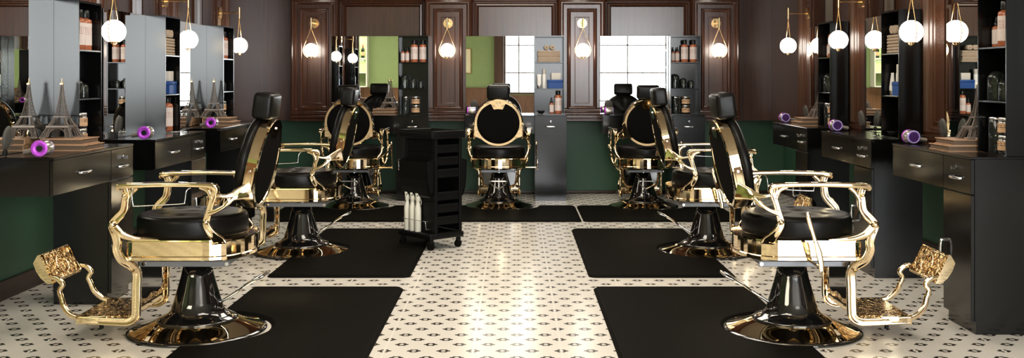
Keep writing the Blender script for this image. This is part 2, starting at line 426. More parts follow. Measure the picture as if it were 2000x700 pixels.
for k in range(3):
    a = LY0-0.184+k*PITCH+0.239; bay(tn, LEFT, a, a+PITCH-0.478); tn += 1
    a = -(RY0+0.184+k*PITCH)+0.239; bay(tn, RIGHT, a, a+PITCH-0.478); tn += 1

# ------------------------------------------------------------------ stations
def make_base_cabinet():
    t = thing('base_cabinet', '', 'cabinet')
    b = MB(); b.box(0.0, 0.32, -0.297, 0.0, 0.06, 0.843); b.box(0.006, 0.314, -0.290, -0.0, 0.0, 0.06)
    b.box(-0.0, 0.32, -0.318, 0.0, 0.843, 0.855, 0.002, 1); b.build('body', CABINET, t)
    d = MB(); d.box(0.002, 0.318, -0.315, -0.298, 0.674, 0.840, 0.0015, 1); dr = d.build('drawer', CABINET, t)
    h = MB(); h.strap(catmull([(0.105, -0.316, 0.742), (0.115, -0.334, 0.742), (0.16, -0.338, 0.742), (0.205, -0.334, 0.742), (0.215, -0.316, 0.742)], 4), 0.006, 0.012, side=(0, 0, 1)); h.build('handle', CHROME, dr)
    k = MB(); k.cyl((0.16, -0.314, 0.797), (0.16, -0.320, 0.797), 0.008); k.box(0.157, 0.163, -0.345, -0.320, 0.780, 0.800, 0.001, 1); k.build('lock_and_key', CHROME, dr)
    d = MB(); d.box(0.002, 0.318, -0.315, -0.298, 0.062, 0.668, 0.0015, 1); dr = d.build('door', CABINET, t)
    h = MB(); h.tube(catmull([(0.028, -0.316, 0.315), (0.028, -0.338, 0.322), (0.028, -0.338, 0.405), (0.028, -0.316, 0.412)], 4), 0.008); h.build('handle', CHROME, dr)
    return t
def make_drawer_unit():
    t = thing('vanity_drawer_unit', '', 'drawer unit')
    b = MB(); b.box(0, 0.699, -0.297, 0.0, 0.67, 0.843); b.box(0, 0.699, -0.318, 0.0, 0.843, 0.855, 0.002, 1); b.build('body', CABINET, t)
    d = MB(); d.box(0.002, 0.697, -0.315, -0.298, 0.672, 0.840, 0.0015, 1); dr = d.build('drawer', CABINET, t)
    h = MB(); h.strap(catmull([(0.29, -0.316, 0.757), (0.30, -0.334, 0.757), (0.35, -0.338, 0.757), (0.40, -0.334, 0.757), (0.41, -0.316, 0.757)], 4), 0.006, 0.012, side=(0, 0, 1)); h.build('handle', CHROME, dr)
    return t
def make_shelf_unit():
    t = thing('open_shelf_unit', '', 'shelf unit')
    b = MB(); z0 = 0.856; z1 = 1.657; W_ = 0.306; D = 0.14
    b.box(0, 0.008, -D, 0, z0, z1); b.box(W_-0.008, W_, -D, 0, z0, z1)
    b.box(0.008, W_-0.008, -D, 0, z1-0.012, z1); b.box(0.008, W_-0.008, -D, 0, z0, z0+0.006); b.box(0.008, W_-0.008, -0.006, 0, z0+0.006, z1-0.012)
    b.build('carcass', CABINET, t)
    for z in (1.120, 1.388):
        s = MB(); s.box(0.009, W_-0.009, -D+0.002, -0.007, z-0.009, z, 0.001, 1); s.build('shelf', CABINET, t)
    return t
def make_mirror():
    t = thing('wall_mirror', '', 'mirror')
    b = MB(); b.box(0.0, 0.699, -0.001, 0.008, 0.857, 1.657); b.build('backing', CABINET, t)
    b = MB(); b.box(0.001, 0.698, -0.0035, -0.0011, 0.858, 1.656); b.build('glass', MIRROR, t)
    return t
def bottle(h, r, name, cap=0.26):
    t = thing(name, '', 'bottle'); hb = h*(1-cap)
    b = MB(); b.lathe([(r*.94, 0), (r, .006), (r, hb*.9), (r*.9, hb*.96), (r*.45, hb), (r*.4, hb+.004)], 20); b.build('bottle_body', AMBER, t)
    c_ = MB()
    if r > 0.03: c_.lathe([(r*.62, hb+.002), (r*.64, hb+.006), (r*.64, h-.004), (r*.58, h)], 18)
    else: c_.lathe([(r*.6, hb+.002), (r*.62, hb+.015), (r*.35, hb+.02), (r*.2, h)], 16)
    c_.build('cap', CAPB, t)
    l = MB(); l.lathe([(r+.0006, hb*.16), (r+.0006, hb*.84)], 20, cap0=False, cap1=False); l.build('paper_label', LABELW, t)
    return t
def dome(w_, h):
    t = thing('glass_dome_jar', '', 'jar'); r = w_/2
    b = MB(); b.lathe([(r*.98, .006), (r*.98, h-r*.9)]+[(r*.98*math.cos(a), h-r*.9+r*.9*math.sin(a)) for a in [i*PI/2/6 for i in range(1, 6)]]+[(0.001, h)], 24, cap0=False, cap1=False); b.build('glass_dome', DARKGLASS, t)
    b = MB(); b.lathe([(r, 0), (r, .006)], 24); b.build('jar_base', PLASTIC, t)
    b = MB(); rnd = random.Random(3)
    for i in range(14):
        a = rnd.uniform(0, 6.28); q = r*.6*rnd.random(); hh = h*rnd.uniform(.3, .75)
        b.tube(catmull([(0, 0, .006), (q*math.cos(a)*.5, q*math.sin(a)*.5, hh*.5), (q*math.cos(a), q*math.sin(a), hh)], 3), [.003, .002, .001], 5)
        b.ball((q*math.cos(a), q*math.sin(a), hh), .006, 8, sz=1.6)
    b.build('dried_plant', PLANT, t); return t
def canister():
    t = thing('glass_canister', '', 'jar')
    b = MB(); b.lathe([(.040, 0), (.041, .004), (.041, .155), (.036, .16)], 24, cap1=False); b.build('jar_body', DARKGLASS, t)
    b = MB(); b.lathe([(.038, .16), (.040, .163), (.040, .172), (.030, .178)], 24); b.build('lid', CHROME, t); return t
def tin():
    t = thing('labelled_jar', '', 'jar')
    b = MB(); b.lathe([(.040, 0), (.043, .004), (.043, .066), (.038, .07)], 26); b.build('jar_body', PEDESTAL, t)
    b = MB(); b.lathe([(.0436, .014), (.0436, .060)], 26, cap0=False, cap1=False); b.build('paper_label', LABELT, t)
    b = MB(); b.lathe([(.037, .0701), (.041, .073), (.041, .086), (.036, .088)], 26); b.build('lid', NICKEL, t); return t
def towel():
    b = MB()
    def sup(x, z0, z1, w_): return [(x, -w_/2+.006, z0), (x, -w_/2, (z0+z1)/2), (x, -w_/2+.006, z1), (x, w_/2, z1), (x, w_/2, z0)]
    for i in range(3):
        z = .0005+.0195*i; b.box(-.118+.002*i, .118-.003*i, -.05, .05, z, z+.0185, .008, 3)
    o = b.build('folded_towel', TOWEL); return props(o, '', 'towel')
def roll():
    b = MB(); pts = []
    for i in range(70):
        a = i*.32; r = .006+.0009*i*.32*1.0
        pts.append((r*math.cos(a), r*math.sin(a)))
    th = .0028; rings = []
    for (x, z) in pts:
        l = math.hypot(x, z) or 1
        ox, oz = x/l*th, z/l*th
        rings.append([(x-ox, -.055, z-oz), (x+ox, -.055, z+oz), (x+ox, .055, z+oz), (x-ox, .055, z-oz)])
    b.loft([[(x, y, z+.0285) for x, y, z in r] for r in rings])
    o = b.build('rolled_towel', TOWEL); return props(o, '', 'towel')
def tube_():
    t = thing('squeeze_tube', '', 'tube')
    b = MB(); b.lathe([(.016, 0), (.017, .003), (.017, .03)], 16); b.build('cap', NICKEL, t)
    b = MB(); rings = []
    for z, a, d in ((.0305, .020, .018), (.05, .022, .019), (.10, .023, .012), (.138, .025, .004), (.145, .025, .003)):
        rings.append([(a*math.cos(q*PI/10), d*math.sin(q*PI/10), z) for q in range(20)])
    b.loft(rings); b.build('tube_body', WHITE, t); return t
def whitebottle():
    t = thing('white_lotion_bottle', '', 'bottle')
    b = MB(); b.lathe([(.019, 0), (.021, .004), (.021, .14), (.017, .148)], 20); b.build('bottle_body', WHITE, t)
    b = MB(); b.lathe([(.0175, .149), (.018, .152), (.018, .195), (.015, .199)], 18); b.build('cap', CREAM, t); return t
def bluebox():
    b = MB()
    b.box(-.075, .075, -.05, .05, 0, .08, .002, 1); b.box(-.078, .078, -.053, .053, .062, .088, .004, 2)
    o = b.build('gift_box', BLUE); return props(o, '', 'box')
def whitebox():
    b = MB(); b.box(-.048, .048, -.035, .035, 0, .07, .003, 2); b.box(-.0485, .0485, -.0355, .0355, .048, .050)
    o = b.build('card_box', CREAM); return props(o, '', 'box')
def scissors():
    t = thing('scissors', '', 'scissors')
    for s_ in (-1, 1):
        b = MB(); b.strap([(0, 0, .0), (.05, s_*.012, .010), (.11, s_*.022, .022)], [.010, .008, .001], .002, side=(0, 0, 1))
        c_ = [(-.028+.018*math.cos(a), -s_*.02+.014*math.sin(a), -.0+.000*a) for a in [i*2*PI/16 for i in range(16)]]
        b.tube(c_, .003, 8, closed=True); b.tube([(0, 0, 0), (-.012, -s_*.012, 0)], .003, 8); b.build('blade', BRUSHT, t)
    b = MB(); b.cyl((0, 0, -.003), (0, 0, .004), .004); b.build('pivot_screw', BRUSHT, t); return t
def bowl():
    b = MB(); b.lathe([(.018, 0), (.022, .002), (.040, .030), (.038, .0305), (.02, .006), (.001, .005)], 24)
    o = b.build('tint_bowl', PLASTIC); return props(o, '', 'bowl')
def dryer():
    t = thing('hair_dryer', '', 'hair dryer')   # axis along local x, nozzle/rim end at -x
    Mx = Matrix.Rotation(R(90), 4, 'Y')
    def lx(prof, n=28):   # lathe around x
        b = MB(); b.lathe(prof, n, M=Matrix.Translation((0, 0, .041)) @ Mx); return b
    b = lx([(.037, -.028), (.0385, -.022), (.0385, .034), (.037, .040)]); b.build('body', NICKEL, t)
    b = lx([(.0385, -.0285), (.040, -.034), (.038, -.041), (.018, -.030), (.016, -.020)]); b.build('rim', PURPLE, t)
    b = lx([(.0155, -.041+.008), (.0155, -.031)], 20); b.build('air_inlet', DARK, t)
    b = lx([(.0372, .041), (.037, .046), (.029, .048), (.029, .042)]); b.build('nozzle_ring', LILAC, t)
    b = lx([(.0285, .0405), (.0285, .0445)], 20); b.build('nozzle_mouth', DEEPP, t)
    b = MB(); b.cyl((.0, .034, .030), (.0, .088, .020), .013, 16); b.build('handle', DRYER, t)
    return t
def brush():
    t = thing('oval_hair_brush', '', 'hair brush')
    M_ = Matrix.Translation((0, 0, .09)) @ Matrix.Rotation(R(8), 4, 'X')
    b = MB(); b.ball((0, 0, 0), .040, 24, sy=.34, sz=1.45); b.build('brush_head', BRISTLE, t, M_)
    b = MB(); b.lathe([(.011, -.088), (.012, -.07), (.008, -.058)], 14); b.build('handle', PLASTIC, t, M_)
    b = MB(); rnd = random.Random(5)
    for i in range(-4, 5):
        for j in range(-6, 7):
            x = i*.008+(j % 2)*.004; z = j*.0082
            if (x/.035)**2+(z/.052)**2 < 1: b.tube([(x, -.010, z), (x, -.020, z)], [.0012, .0014], 5)
    b.build('bristles', BRISTLE, t, M_)
    for ch in [c for c in COL.objects if c.parent == t and c.name.startswith('bristles')]: ch['kind'] = 'stuff'
    return t
def book(n):
    t = thing('book', '', 'book'); w_, dp, h = ((.245, .24, .030) if n == 0 else (.235, .215, .030))
    b = MB()
    b.box(-w_/2, w_/2, -dp/2, dp/2, 0, .004, .001, 1); b.box(-w_/2, w_/2, -dp/2, dp/2, h-.004, h, .001, 1); b.box(-w_/2, w_/2, dp/2-.005, dp/2, .004, h-.004)
    b.build('cover', BOOKW, t)
    b = MB(); b.box(-w_/2+.006, w_/2-.006, -dp/2+.006, dp/2-.006, .0042, h-.0042); b.build('page_block', PAGES, t); return t
def eiffel():
    t = thing('tower_figurine', '', 'figurine')
    def hw(z):     # half width of the structure
        pts = [(0, .083), (.035, .066), (.062, .053), (.085, .040), (.11, .029), (.15, .019), (.20, .0115), (.25, .0065), (.29, .0035)]
        for (a, wa), (b_, wb) in zip(pts, pts[1:]):
            if z <= b_: return wa+(wb-wa)*(z-a)/(b_-a)
        return .003
    b = MB()
    def lw(z): return max(.0, .026*(1-z/.105)) + .006*(z < .3)
    # legs: each a lattice of four chords below the second platform
    zs = [0, .015, .03, .045, .058]
    for sx in (-1, 1):
        for sy in (-1, 1):
            def corner(z, i, j):
                o = hw(z); q = o-.030*(1-z/.14)
                return Vector((sx*(o if i else q), sy*(o if j else q), z))
            zz = [0, .014, .028, .042, .056, .07, .085, .10, .115]
            for i in (0, 1):
                for j in (0, 1):
                    b.tube([corner(z, i, j) for z in zz], .0022, 4)
            for z1, z2 in zip(zz, zz[1:]):
                for (p, q) in (((0, 1), (1, 1)), ((1, 0), (1, 1)), ((0, 0), (1, 0)), ((0, 0), (0, 1))):
                    b.tube([corner(z1, *p), corner(z2, *q)], .0011, 3); b.tube([corner(z1, *q), corner(z2, *p)], .0011, 3)
                    b.tube([corner(z2, *p), corner(z2, *q)], .0009, 3)
    zz = [.115+.0105*i for i in range(17)]
    cs = [(-1, -1), (1, -1), (1, 1), (-1, 1)]
    for sx, sy in cs: b.tube([Vector((sx*hw(z), sy*hw(z), z)) for z in zz], .0023, 4)
    for z1, z2 in zip(zz, zz[1:]):
        for (a, b_), (c_, d) in zip(cs, cs[1:]+cs[:1]):
            b.tube([(a*hw(z1), b_*hw(z1), z1), (c_*hw(z2), d*hw(z2), z2)], .0011, 3)
            b.tube([(c_*hw(z1), d*hw(z1), z1), (a*hw(z2), b_*hw(z2), z2)], .0011, 3)
    b.build('lattice', IRON, t)
    p = MB(); p.box(-.060, .060, -.060, .060, .056, .066, .001, 1); p.build('platform', IRON, t)
    p = MB(); p.box(-.034, .034, -.034, .034, .108, .115, .001, 1); p.build('platform', IRON, t)
    p = MB(); p.box(-.008, .008, -.008, .008, .282, .290, .001, 1); p.ball((0, 0, .293), .005, 10); p.cyl((0, 0, .295), (0, 0, .315), .0012, 6); p.build('spire', BRASS, t)
    a = MB()
    for k in range(4):
        Mk = Matrix.Rotation(k*PI/2, 4, 'Z')
        for rr in (.046, .051):
            pts = [Mk @ Vector((rr*math.cos(q), -.066+.012*math.sin(q), .004+(rr)*1.0*math.sin(q))) for q in [i*PI/14 for i in range(15)]]
            a.tube(pts, .0022, 5)
        a.tube([Mk @ Vector((-.058, -.058, .055)), Mk @ Vector((.058, -.058, .055))], .002, 5)
    a.build('arch', IRON, t); 
    for sx in (-1, 1):
        for sy in (-1, 1):
            f = MB(); f.box(sx*.068-.017, sx*.068+.017, sy*.068-.017, sy*.068+.017, 0, .005, .001, 1); f.build('footing', IRON, t)
    return t

def station(W, s0, kind, where, no):
    """where: words that single the station out"""
    rz = W.rz
    def at(s_, d, z): return W.pt(s0+s_, d, z)
    def P(key, maker, s_, d, z, label, group=None, dr=0.0): return place(key, maker, at(s_, d, z), rz+dr, label, group)
    P('cab', make_base_cabinet, 0.70, 0, 0, 'black floor-standing cabinet with drawer and door at the %s' % where, 'base cabinets of the styling stations')
    P('drw', make_drawer_unit, 0, 0, 0, 'black counter drawer unit under the mirror at the %s' % where, 'counter drawer units of the styling stations')
    P('shf', make_shelf_unit, 0.70, 0, 0, 'black open shelf unit beside the mirror at the %s' % where, 'open shelf units of the styling stations')
    P('mir', make_mirror, 0, 0, 0, 'frameless rectangular mirror at the %s' % where, 'station mirrors')
    T = 0.70; Z1, Z2, Z3 = .8625, 1.1203, 1.3883
    ctr = .8553
    P('dry', dryer, .065, .235, ctr, 'nickel hair dryer with purple rim on the counter of the %s' % where, 'hair dryers on the counters')
    P('bru', brush, .085, .055, ctr, 'oval grey hair brush standing on the counter of the %s' % where, 'oval brushes on the counters')
    if kind == 'A':
        P('bs', lambda: bottle(.155, .021, 'amber_dropper_bottle', .3), T+.036, .06, Z3, 'small amber bottle, leftmost on the top shelf of the %s' % where, 'small amber bottles on the shelves')
        P('bs', None, T+.083, .06, Z3, 'small amber bottle next to the large ones, top shelf of the %s' % where, 'small amber bottles on the shelves')
        P('bl', lambda: bottle(.228, .037, 'amber_shampoo_bottle', .2), T+.155, .07, Z3, 'large amber bottle, third from left, top shelf of the %s' % where, 'large amber bottles on the shelves')
        P('bl', None, T+.243, .07, Z3, 'large amber bottle, rightmost on the top shelf of the %s' % where, 'large amber bottles on the shelves')
        P('d1', lambda: dome(.088, .148), T+.058, .07, Z2, 'tallest glass dome jar with dried plants, middle shelf of the %s' % where, 'glass dome jars')
        P('d2', lambda: dome(.062, .105), T+.145, .07, Z2, 'medium glass dome jar between two others, middle shelf of the %s' % where, 'glass dome jars')
        P('d3', lambda: dome(.054, .083), T+.222, .07, Z2, 'smallest glass dome jar, middle shelf of the %s' % where, 'glass dome jars')
        P('can', canister, T+.065, .07, Z1, 'tall glass canister with metal lid, bottom shelf of the %s' % where, 'glass canisters')
        P('tin', tin, T+.168, .07, Z1, 'dark jar with tan label, lower of two stacked at the %s' % where, 'dark jars with tan labels')
        P('tin', None, T+.168, .07, Z1+.0885, 'dark jar with tan label, upper of two stacked at the %s' % where, 'dark jars with tan labels')
        P('bk0', lambda: book(0), .565, .165, ctr, 'large tan book lying under another on the counter of the %s' % where, 'tan books on the counters')
        P('bk1', lambda: book(1), .57, .150, ctr+.0303, 'tan book on top of the pair on the counter of the %s' % where, 'tan books on the counters')
        P('eif', eiffel, .60, .092, ctr+.0606, 'bronze-grey lattice tower figurine on the books at the %s' % where, 'lattice tower figurines')
    else:
        P('tw', towel, T+.150, .068, Z3, 'lower folded beige towel, top shelf of the %s' % where, 'folded beige towels')
        P('tw', None, T+.150, .068, Z3+.0600, 'upper folded beige towel, top shelf of the %s' % where, 'folded beige towels')
        P('ro', roll, T+.125, .068, Z3+.1200, 'left rolled beige towel on the folded ones at the %s' % where, 'rolled beige towels')
        P('ro', None, T+.185, .068, Z3+.1200, 'right rolled beige towel on the folded ones at the %s' % where, 'rolled beige towels')
        P('tu', tube_, T+.050, .085, Z2, 'white squeeze tube standing on the middle shelf of the %s' % where, 'white squeeze tubes')
        P('wb', whitebottle, T+.102, .06, Z2, 'tall slim white bottle, middle shelf of the %s' % where, 'slim white bottles')
        P('bb', bluebox, T+.213, .070, Z2, 'royal blue box, middle shelf of the %s' % where, 'blue boxes')
        P('wx', whitebox, T+.222, .070, Z2+.0885, 'cream card box on top of the blue box at the %s' % where, 'cream boxes')
        P('bm', lambda: bottle(.165, .024, 'amber_dropper_bottle', .34), T+.178, .06, Z1, 'small amber dropper bottle, bottom shelf of the %s' % where, 'amber bottles on the bottom shelves')
        P('bx', lambda: bottle(.235, .036, 'amber_shampoo_bottle', .18), T+.245, .07, Z1, 'large amber bottle with black cap, bottom shelf of the %s' % where, 'amber bottles on the bottom shelves')
        P('bo', bowl, T+.07, .088, Z1, 'small black tint bowl on the bottom shelf of the %s' % where, 'tint bowls')
        P('sc', scissors, T+.085, .190, .862, 'open steel scissors in front of the shelves at the %s' % where, 'steel scissors', -0.5)
names = {'L0': 'nearest left station', 'L1': 'middle left station', 'L2': 'far left station',
         'R0': 'nearest right station', 'R1': 'middle right station', 'R2': 'far right station',
         'B0': 'left back station', 'B1': 'centre back station', 'B2': 'right back station'}
for k in range(3):
    station(BACK, -0.505+(k-1)*PITCH, 'ABA'[k], names['B%d' % k], k)
    station(LEFT, LY0+k*PITCH, 'ABA'[k], names['L%d' % k], k)
    station(RIGHT, -(RY0+k*PITCH), 'ABA'[k], names['R%d' % k], k)

# ------------------------------------------------------------------ sconces
def make_sconce():
    t = thing('wall_sconce', '', 'wall lamp')     # origin on pilaster face, -y into the room
    D = -0.172
    b = MB(); b.cyl((0, -0.012, 1.79), (0, 0.0, 1.79), .049, 32); b.build('wall_plate', BRASS, t)
    b = MB(); b.cyl((0, -0.012, 1.79), (0, D, 1.79), .0065, 12); b.build('arm', BRASS, t)
    b = MB(); b.cyl((0, D, 1.742), (0, D, 1.836), .0105, 16); b.build('stem', BRASS, t)
    pts = []
    zc, r = 1.510, .083
    for i in range(25):
        a = -PI/2+(i-12)*R(118)/12; pts.append((r*math.cos(a), D, zc+r*math.sin(a)))
    top = (0, D, 1.744)
    L_ = [pts[0], (pts[0][0]*.93, D, pts[0][2]+.03)]
    path = [top, (-.010, D, 1.705), (-.040, D, 1.630)]+[(x, D, z) for x, _, z in pts]+[(.040, D, 1.630), (.010, D, 1.705), top]
    b = MB(); b.tube(catmull(path, 2), .0033, 8); b.build('wire_loop', BRASS, t)
    b = MB(); b.ball((0, D, zc-.002), .069, 28, z0=-.88); b.build('globe_shade', OPAL, t)
    b = MB(); b.cyl((0, D, 1.510-.002-.069*.88-.006), (0, D, 1.510-.002-.069*.88-.0005), .028, 20, .033); b.cyl((0, D, 1.427), (0, D, 1.442), .008, 10); b.build('globe_cap', BRASS, t)
    return t
FZ = -0.036
for k, wd in enumerate(('far left', 'second from the left', 'third from the left', 'far right')):
    place('sconce', make_sconce, BACK.pt(-2.067+k*PITCH, FZ, 0), BACK.rz, 'lit opal globe sconce in brass loop, %s of four on back wall' % wd, 'globe wall sconces')
for k, wd in enumerate(('nearest the camera', 'middle one', 'farthest')):
    place('sconce', None, LEFT.pt(LY0-0.184+(k+1)*PITCH, FZ, 0), LEFT.rz, 'lit opal globe sconce in brass loop, %s on the left wall' % wd, 'globe wall sconces')
    place('sconce', None, RIGHT.pt(-(RY0+0.184+k*PITCH), FZ, 0), RIGHT.rz, 'lit opal globe sconce in brass loop, %s on the right wall' % wd, 'globe wall sconces')

# ------------------------------------------------------------------ mats
def mat_mesh(hx, hy, cut, rc=0.337, th=0.016, cutc=0.0):
    """mat in local coords, x from -hx..hx, y -hy..hy, round cut-out centred on the -x edge"""
    pts = []; rr = .05
    def corner(cx, cy, a0):
        for i in range(6): a = a0+PI/2*i/5; pts.append((cx+rr*math.cos(a), cy+rr*math.sin(a)))
    corner(hx-rr, -hy+rr, -PI/2); corner(hx-rr, hy-rr, 0); corner(-hx+rr, hy-rr, PI/2)
    if cut:
        dx = cutc; a0 = math.acos(max(-1, min(1, -dx/rc)))
        for i in range(25):
            a = a0-2*a0*i/24; pts.append((-hx+dx+rc*math.cos(a), rc*math.sin(a)))
    corner(-hx+rr, -hy+rr, PI)
    n = len(pts)
    def inset(d):
        out = []
        for i in range(n):
            p0, p1, p2 = Vector(pts[i-1]), Vector(pts[i]), Vector(pts[(i+1) % n])
            a = (p1-p0).normalized() if (p1-p0).length > 1e-6 else Vector((1, 0)); b_ = (p2-p1).normalized() if (p2-p1).length > 1e-6 else a
            nn = Vector((-(a+b_).y, (a+b_).x)).normalized(); out.append(p1+nn*d)
        return out
    b = MB()
    b.loft([[(p.x, p.y, z) for p in inset(d)] for d, z in ((0, 0.0), (0.0, .003), (.018, th-.001), (.022, th))], smooth=False)
    return b
FRONTY, MIDY = 5.00, 7.23
def mat_thing(cx, cy, hx, hy, rz, label, dx=0.0):
    o = mat_mesh(hx, hy, True, cutc=dx).build('floor_mat', MATT); o.location = (cx, cy, .0005); o.rotation_euler = (0, 0, rz)
    props(o, label, 'mat', 'black anti-fatigue mats')
mat_thing((-1.535-.648)/2, (6.30+8.28)/2, .4435, .99, 0, 'black rubber mat under the middle left chair')
mat_thing((-1.535-.648)/2, 5.0, .4435, .99, 0, 'black rubber mat under the left chair nearest the camera')
mat_thing((.455+1.364)/2, (6.30+8.28)/2, .4545, .99, PI, 'black rubber mat under the middle right chair')
mat_thing((.455+1.364)/2, 5.0, .4545, .99, PI, 'black rubber mat under the right chair nearest the camera')
BYC = (8.72+9.76)/2
for k, wd in enumerate(('left', 'centre', 'right')):
    mat_thing(-1.497+k*1.383+(.0 if k else 0), BYC, .52, .6835, -PI/2, 'black rubber mat under the %s chair of the back row' % wd)

# ------------------------------------------------------------------ barber chair (x forward, y left)
def dshape(off, bulge=True):
    """seat ring outline: straight sides, round rear, slightly bowed front"""
    hw = .255; pts = []
    for i in range(13):     # front bow
        y = -hw+.03+(2*hw-.06)*i/12; pts.append((.252+.038*(1-(y/hw)**2), y))
    pts += [(.246, hw-.012), (.225, hw)]
    for i in range(5): pts.append((.20-.075*i, hw))
    for i in range(1, 24):
        a = PI/2+PI*i/24; pts.append((-.10+.185*math.cos(a)*abs(math.cos(a))**-.15, hw*math.sin(a)*(1)))
    for i in range(5): pts.append((-.10+.075*i, -hw))
    pts += [(.225, -hw), (.246, -hw+.012)]
    out = []; n = len(pts)
    for i in range(n):
        a, c_ = Vector(pts[i-1]), Vector(pts[(i+1) % n]); t = (c_-a).normalized(); nn = Vector((-t.y, t.x))
        out.append(Vector(pts[i])-nn*off)
    return out
def make_chair():
    t = thing('barber_chair', '', 'barber chair')
    def S(path, n=6): return catmull(path, n)
    # base
    b = MB(); b.lathe([(.295, .000), (.330, .000), (.333, .006), (.328, .013), (.312, .017)], 64, cap1=False); b.build('base_rim', PEDESTAL, t)
    b = MB(); b.lathe([(.313, .0165), (.292, .021), (.262, .030), (.228, .042), (.198, .054), (.17, .06)], 64, cap0=False); b.build('base_dish', GOLD, t)
    b = MB(); b.lathe([(.180, .054), (.188, .056), (.191, .062), (.185, .069), (.160, .078), (.138, .092), (.123, .112), (.112, .150), (.095, .21), (.078, .27), (.066, .325), (.060, .328)], 48)
    b.build('pedestal', PEDESTAL, t)
    b = MB(); b.cyl((0, 0, .328), (0, 0, .372), .036, 24); b.build('hydraulic_piston', CHROME, t)
    # under frame
    for s in (-1, 1):
        b = MB(); b.box(-.20, .225, s*.155-.004, s*.155+.004, .340, .368, .003, 1); sup = b.build('support_bar', GREYMETAL, t)
        for u in (-.188, .205):
            b = MB(); b.cyl((u, s*.158, .354), (u, s*.166, .354), .009, 12); b.build('bolt', CHROME, sup)
    for u in (-.19, .19):
        b = MB(); b.box(u, u+.015, -.151, .151, .345, .365); b.build('cross_bar', GREYMETAL, t)
    b = MB(); b.box(-.15, .15, -.12, .12, .366, .386, .01, 2); b.build('under_pan', PLASTIC, t)
    # seat ring
    def ring(o, z): return [(p.x, p.y, z) for p in dshape(o)]
    b = MB(); b.loft([ring(-.03, .384), ring(-.002, .384), ring(.006, .388), ring(.006, .402), ring(0, .406), ring(0, .470), ring(.004, .474), ring(.003, .480), ring(-.02, .480)], smooth=False)
    b.build('seat_ring', GOLD, t)
    # cushion
    def cush(cx, rx, ry, z0, z1, tufts, nseg=56):
        rings = []
        prof = [(.94, 0.0), (.985, .04), (1.0, .14), (1.0, .45), (1.0, .70), (.985, .84), (.955, .93), (.90, .97), (.84, .985), (.72, 1.0), (.58, 1.01), (.44, 1.02), (.30, 1.025), (.16, 1.03), (.03, 1.03)]
        for k, h in prof:
            r_ = []
            for j in range(nseg):
                a = 2*PI*j/nseg; x = cx+rx*k*math.cos(a); y = ry*k*math.sin(a); z = z0+(z1-z0)*h
                if k < .88:
                    for tx, ty in tufts: z -= .014*math.exp(-(((x-tx)**2+(y-ty)**2)/.0006))
                r_.append((x, y, z))
            rings.append(r_)
        return rings
    tf = [(.13, -.09), (.13, .09), (.03, -.14), (.03, 0), (.03, .14), (-.08, -.09), (-.08, .09), (.20, 0)]
    b = MB(); b.loft(cush(.020, .262, .250, .478, .585, tf)); se = b.build('seat', LEATHER, t)
    for x, y in tf:
        b = MB(); b.ball((x, y, .577), .008, 10, sz=.5); b.build('button', LEATHER, se)
    # side frames
    for s in (-1, 1):
        A = .285
        b = MB()
        b.strap(S([(.245, s*A, .722), (.240, s*A, .700), (.243, s*A, .668), (.252, s*A, .620), (.286, s*A, .583), (.303, s*A, .556), (.290, s*A, .517), (.282, s*(A-.005), .478), (.286, s*(A-.01), .440), (.270, s*(A-.025), .392), (.236, s*(A-.06), .355), (.222, s*(A-.085), .322), (.225, s*(A-.088), .25), (.226, s*(A-.088), .16), (.232, s*(A-.088), .115), (.262, s*(A-.088), .092), (.32, s*(A-.088), .090), (.50, s*(A-.090), .098)]), [.034, .038, .040, .042, .040, .042, .044, .044, .042, .036], [.030, .026, .026, .03, .03, .026, .026, .026, .026, .022], groove=.3)
        b.build('front_strut', GOLD, t)
        for q_, rr_ in (((.300, s*(A+.012), .560), .019), ((.245, s*(A+.013), .694), .010), ((-.128, s*(A+.004), .570), .014)):
            b = MB(); b.ball(q_, rr_, 16); b.build('boss', GOLD, t)
        b = MB(); b.strap(S([(.298, s*A, .545), (.265, s*A, .515), (.22, s*(A-.008), .496), (.165, s*(A-.018), .488), (.10, s*(A-.024), .484)]), [.040, .034, .026, .016, .008], [.028, .026, .02, .012, .01])
        b.build('strut_brace', GOLD, t)
        b = MB(); b.strap(S([(.272, s*A, .716), (.274, s*A, .730), (.255, s*A, .7375), (.18, s*(A+.006), .742), (.05, s*(A+.010), .745), (-.08, s*(A+.006), .743), (-.15, s*A, .738), (-.172, s*A, .725), (-.172, s*A, .705)]), [.014, .024, .026, .023, .020, .022, .026, .022], [.03, .05, .056, .056, .052, .048, .04, .034], pw=7)
        b.build('armrest', GOLD, t)
        b = MB(); b.strap(S([(-.158, s*A, .73), (-.163, s*A, .697), (-.150, s*A, .655), (-.140, s*(A-.002), .619), (-.127, s*(A-.004), .567), (-.141, s*(A-.008), .53), (-.163, s*(A-.018), .500), (-.176, s*(A-.034), .478), (-.178, s*(A-.040), .464)]), [.034, .032, .028, .028, .034, .038, .044, .060, .084], [.028, .026, .022, .022, .026, .024, .020, .016], groove=.25)
        b.build('rear_strut', GOLD, t)
        b = MB(); b.strap(S([(.19, s*A, .728), (.215, s*A, .705), (.238, s*A, .668)]), .020, .02); b.build('arm_gusset', GOLD, t)
        b = MB(); b.strap(S([(-.10, s*A, .732), (-.135, s*A, .715), (-.152, s*A, .675)]), .020, .02); b.build('arm_gusset', GOLD, t)
        b = MB()
        b.strap(S([(-.150, s*A, .700), (-.175, s*(A-.003), .692), (-.210, s*(A-.010), .687), (-.245, s*(A-.022), .694)]), [.022, .016, .016, .03], .020, pw=4)
        b.strap(S([(-.138, s*A, .610), (-.175, s*(A-.004), .622), (-.212, s*(A-.010), .645), (-.245, s*(A-.022), .680)]), [.028, .020, .018, .03], .020, pw=4)
        b.strap(S([(-.222, s*(A-.014), .670), (-.250, s*(A-.026), .688), (-.282, s*(A-.044), .700), (-.318, s*(A-.063), .708)]), [.030, .046, .066, .090], .018, pw=5)
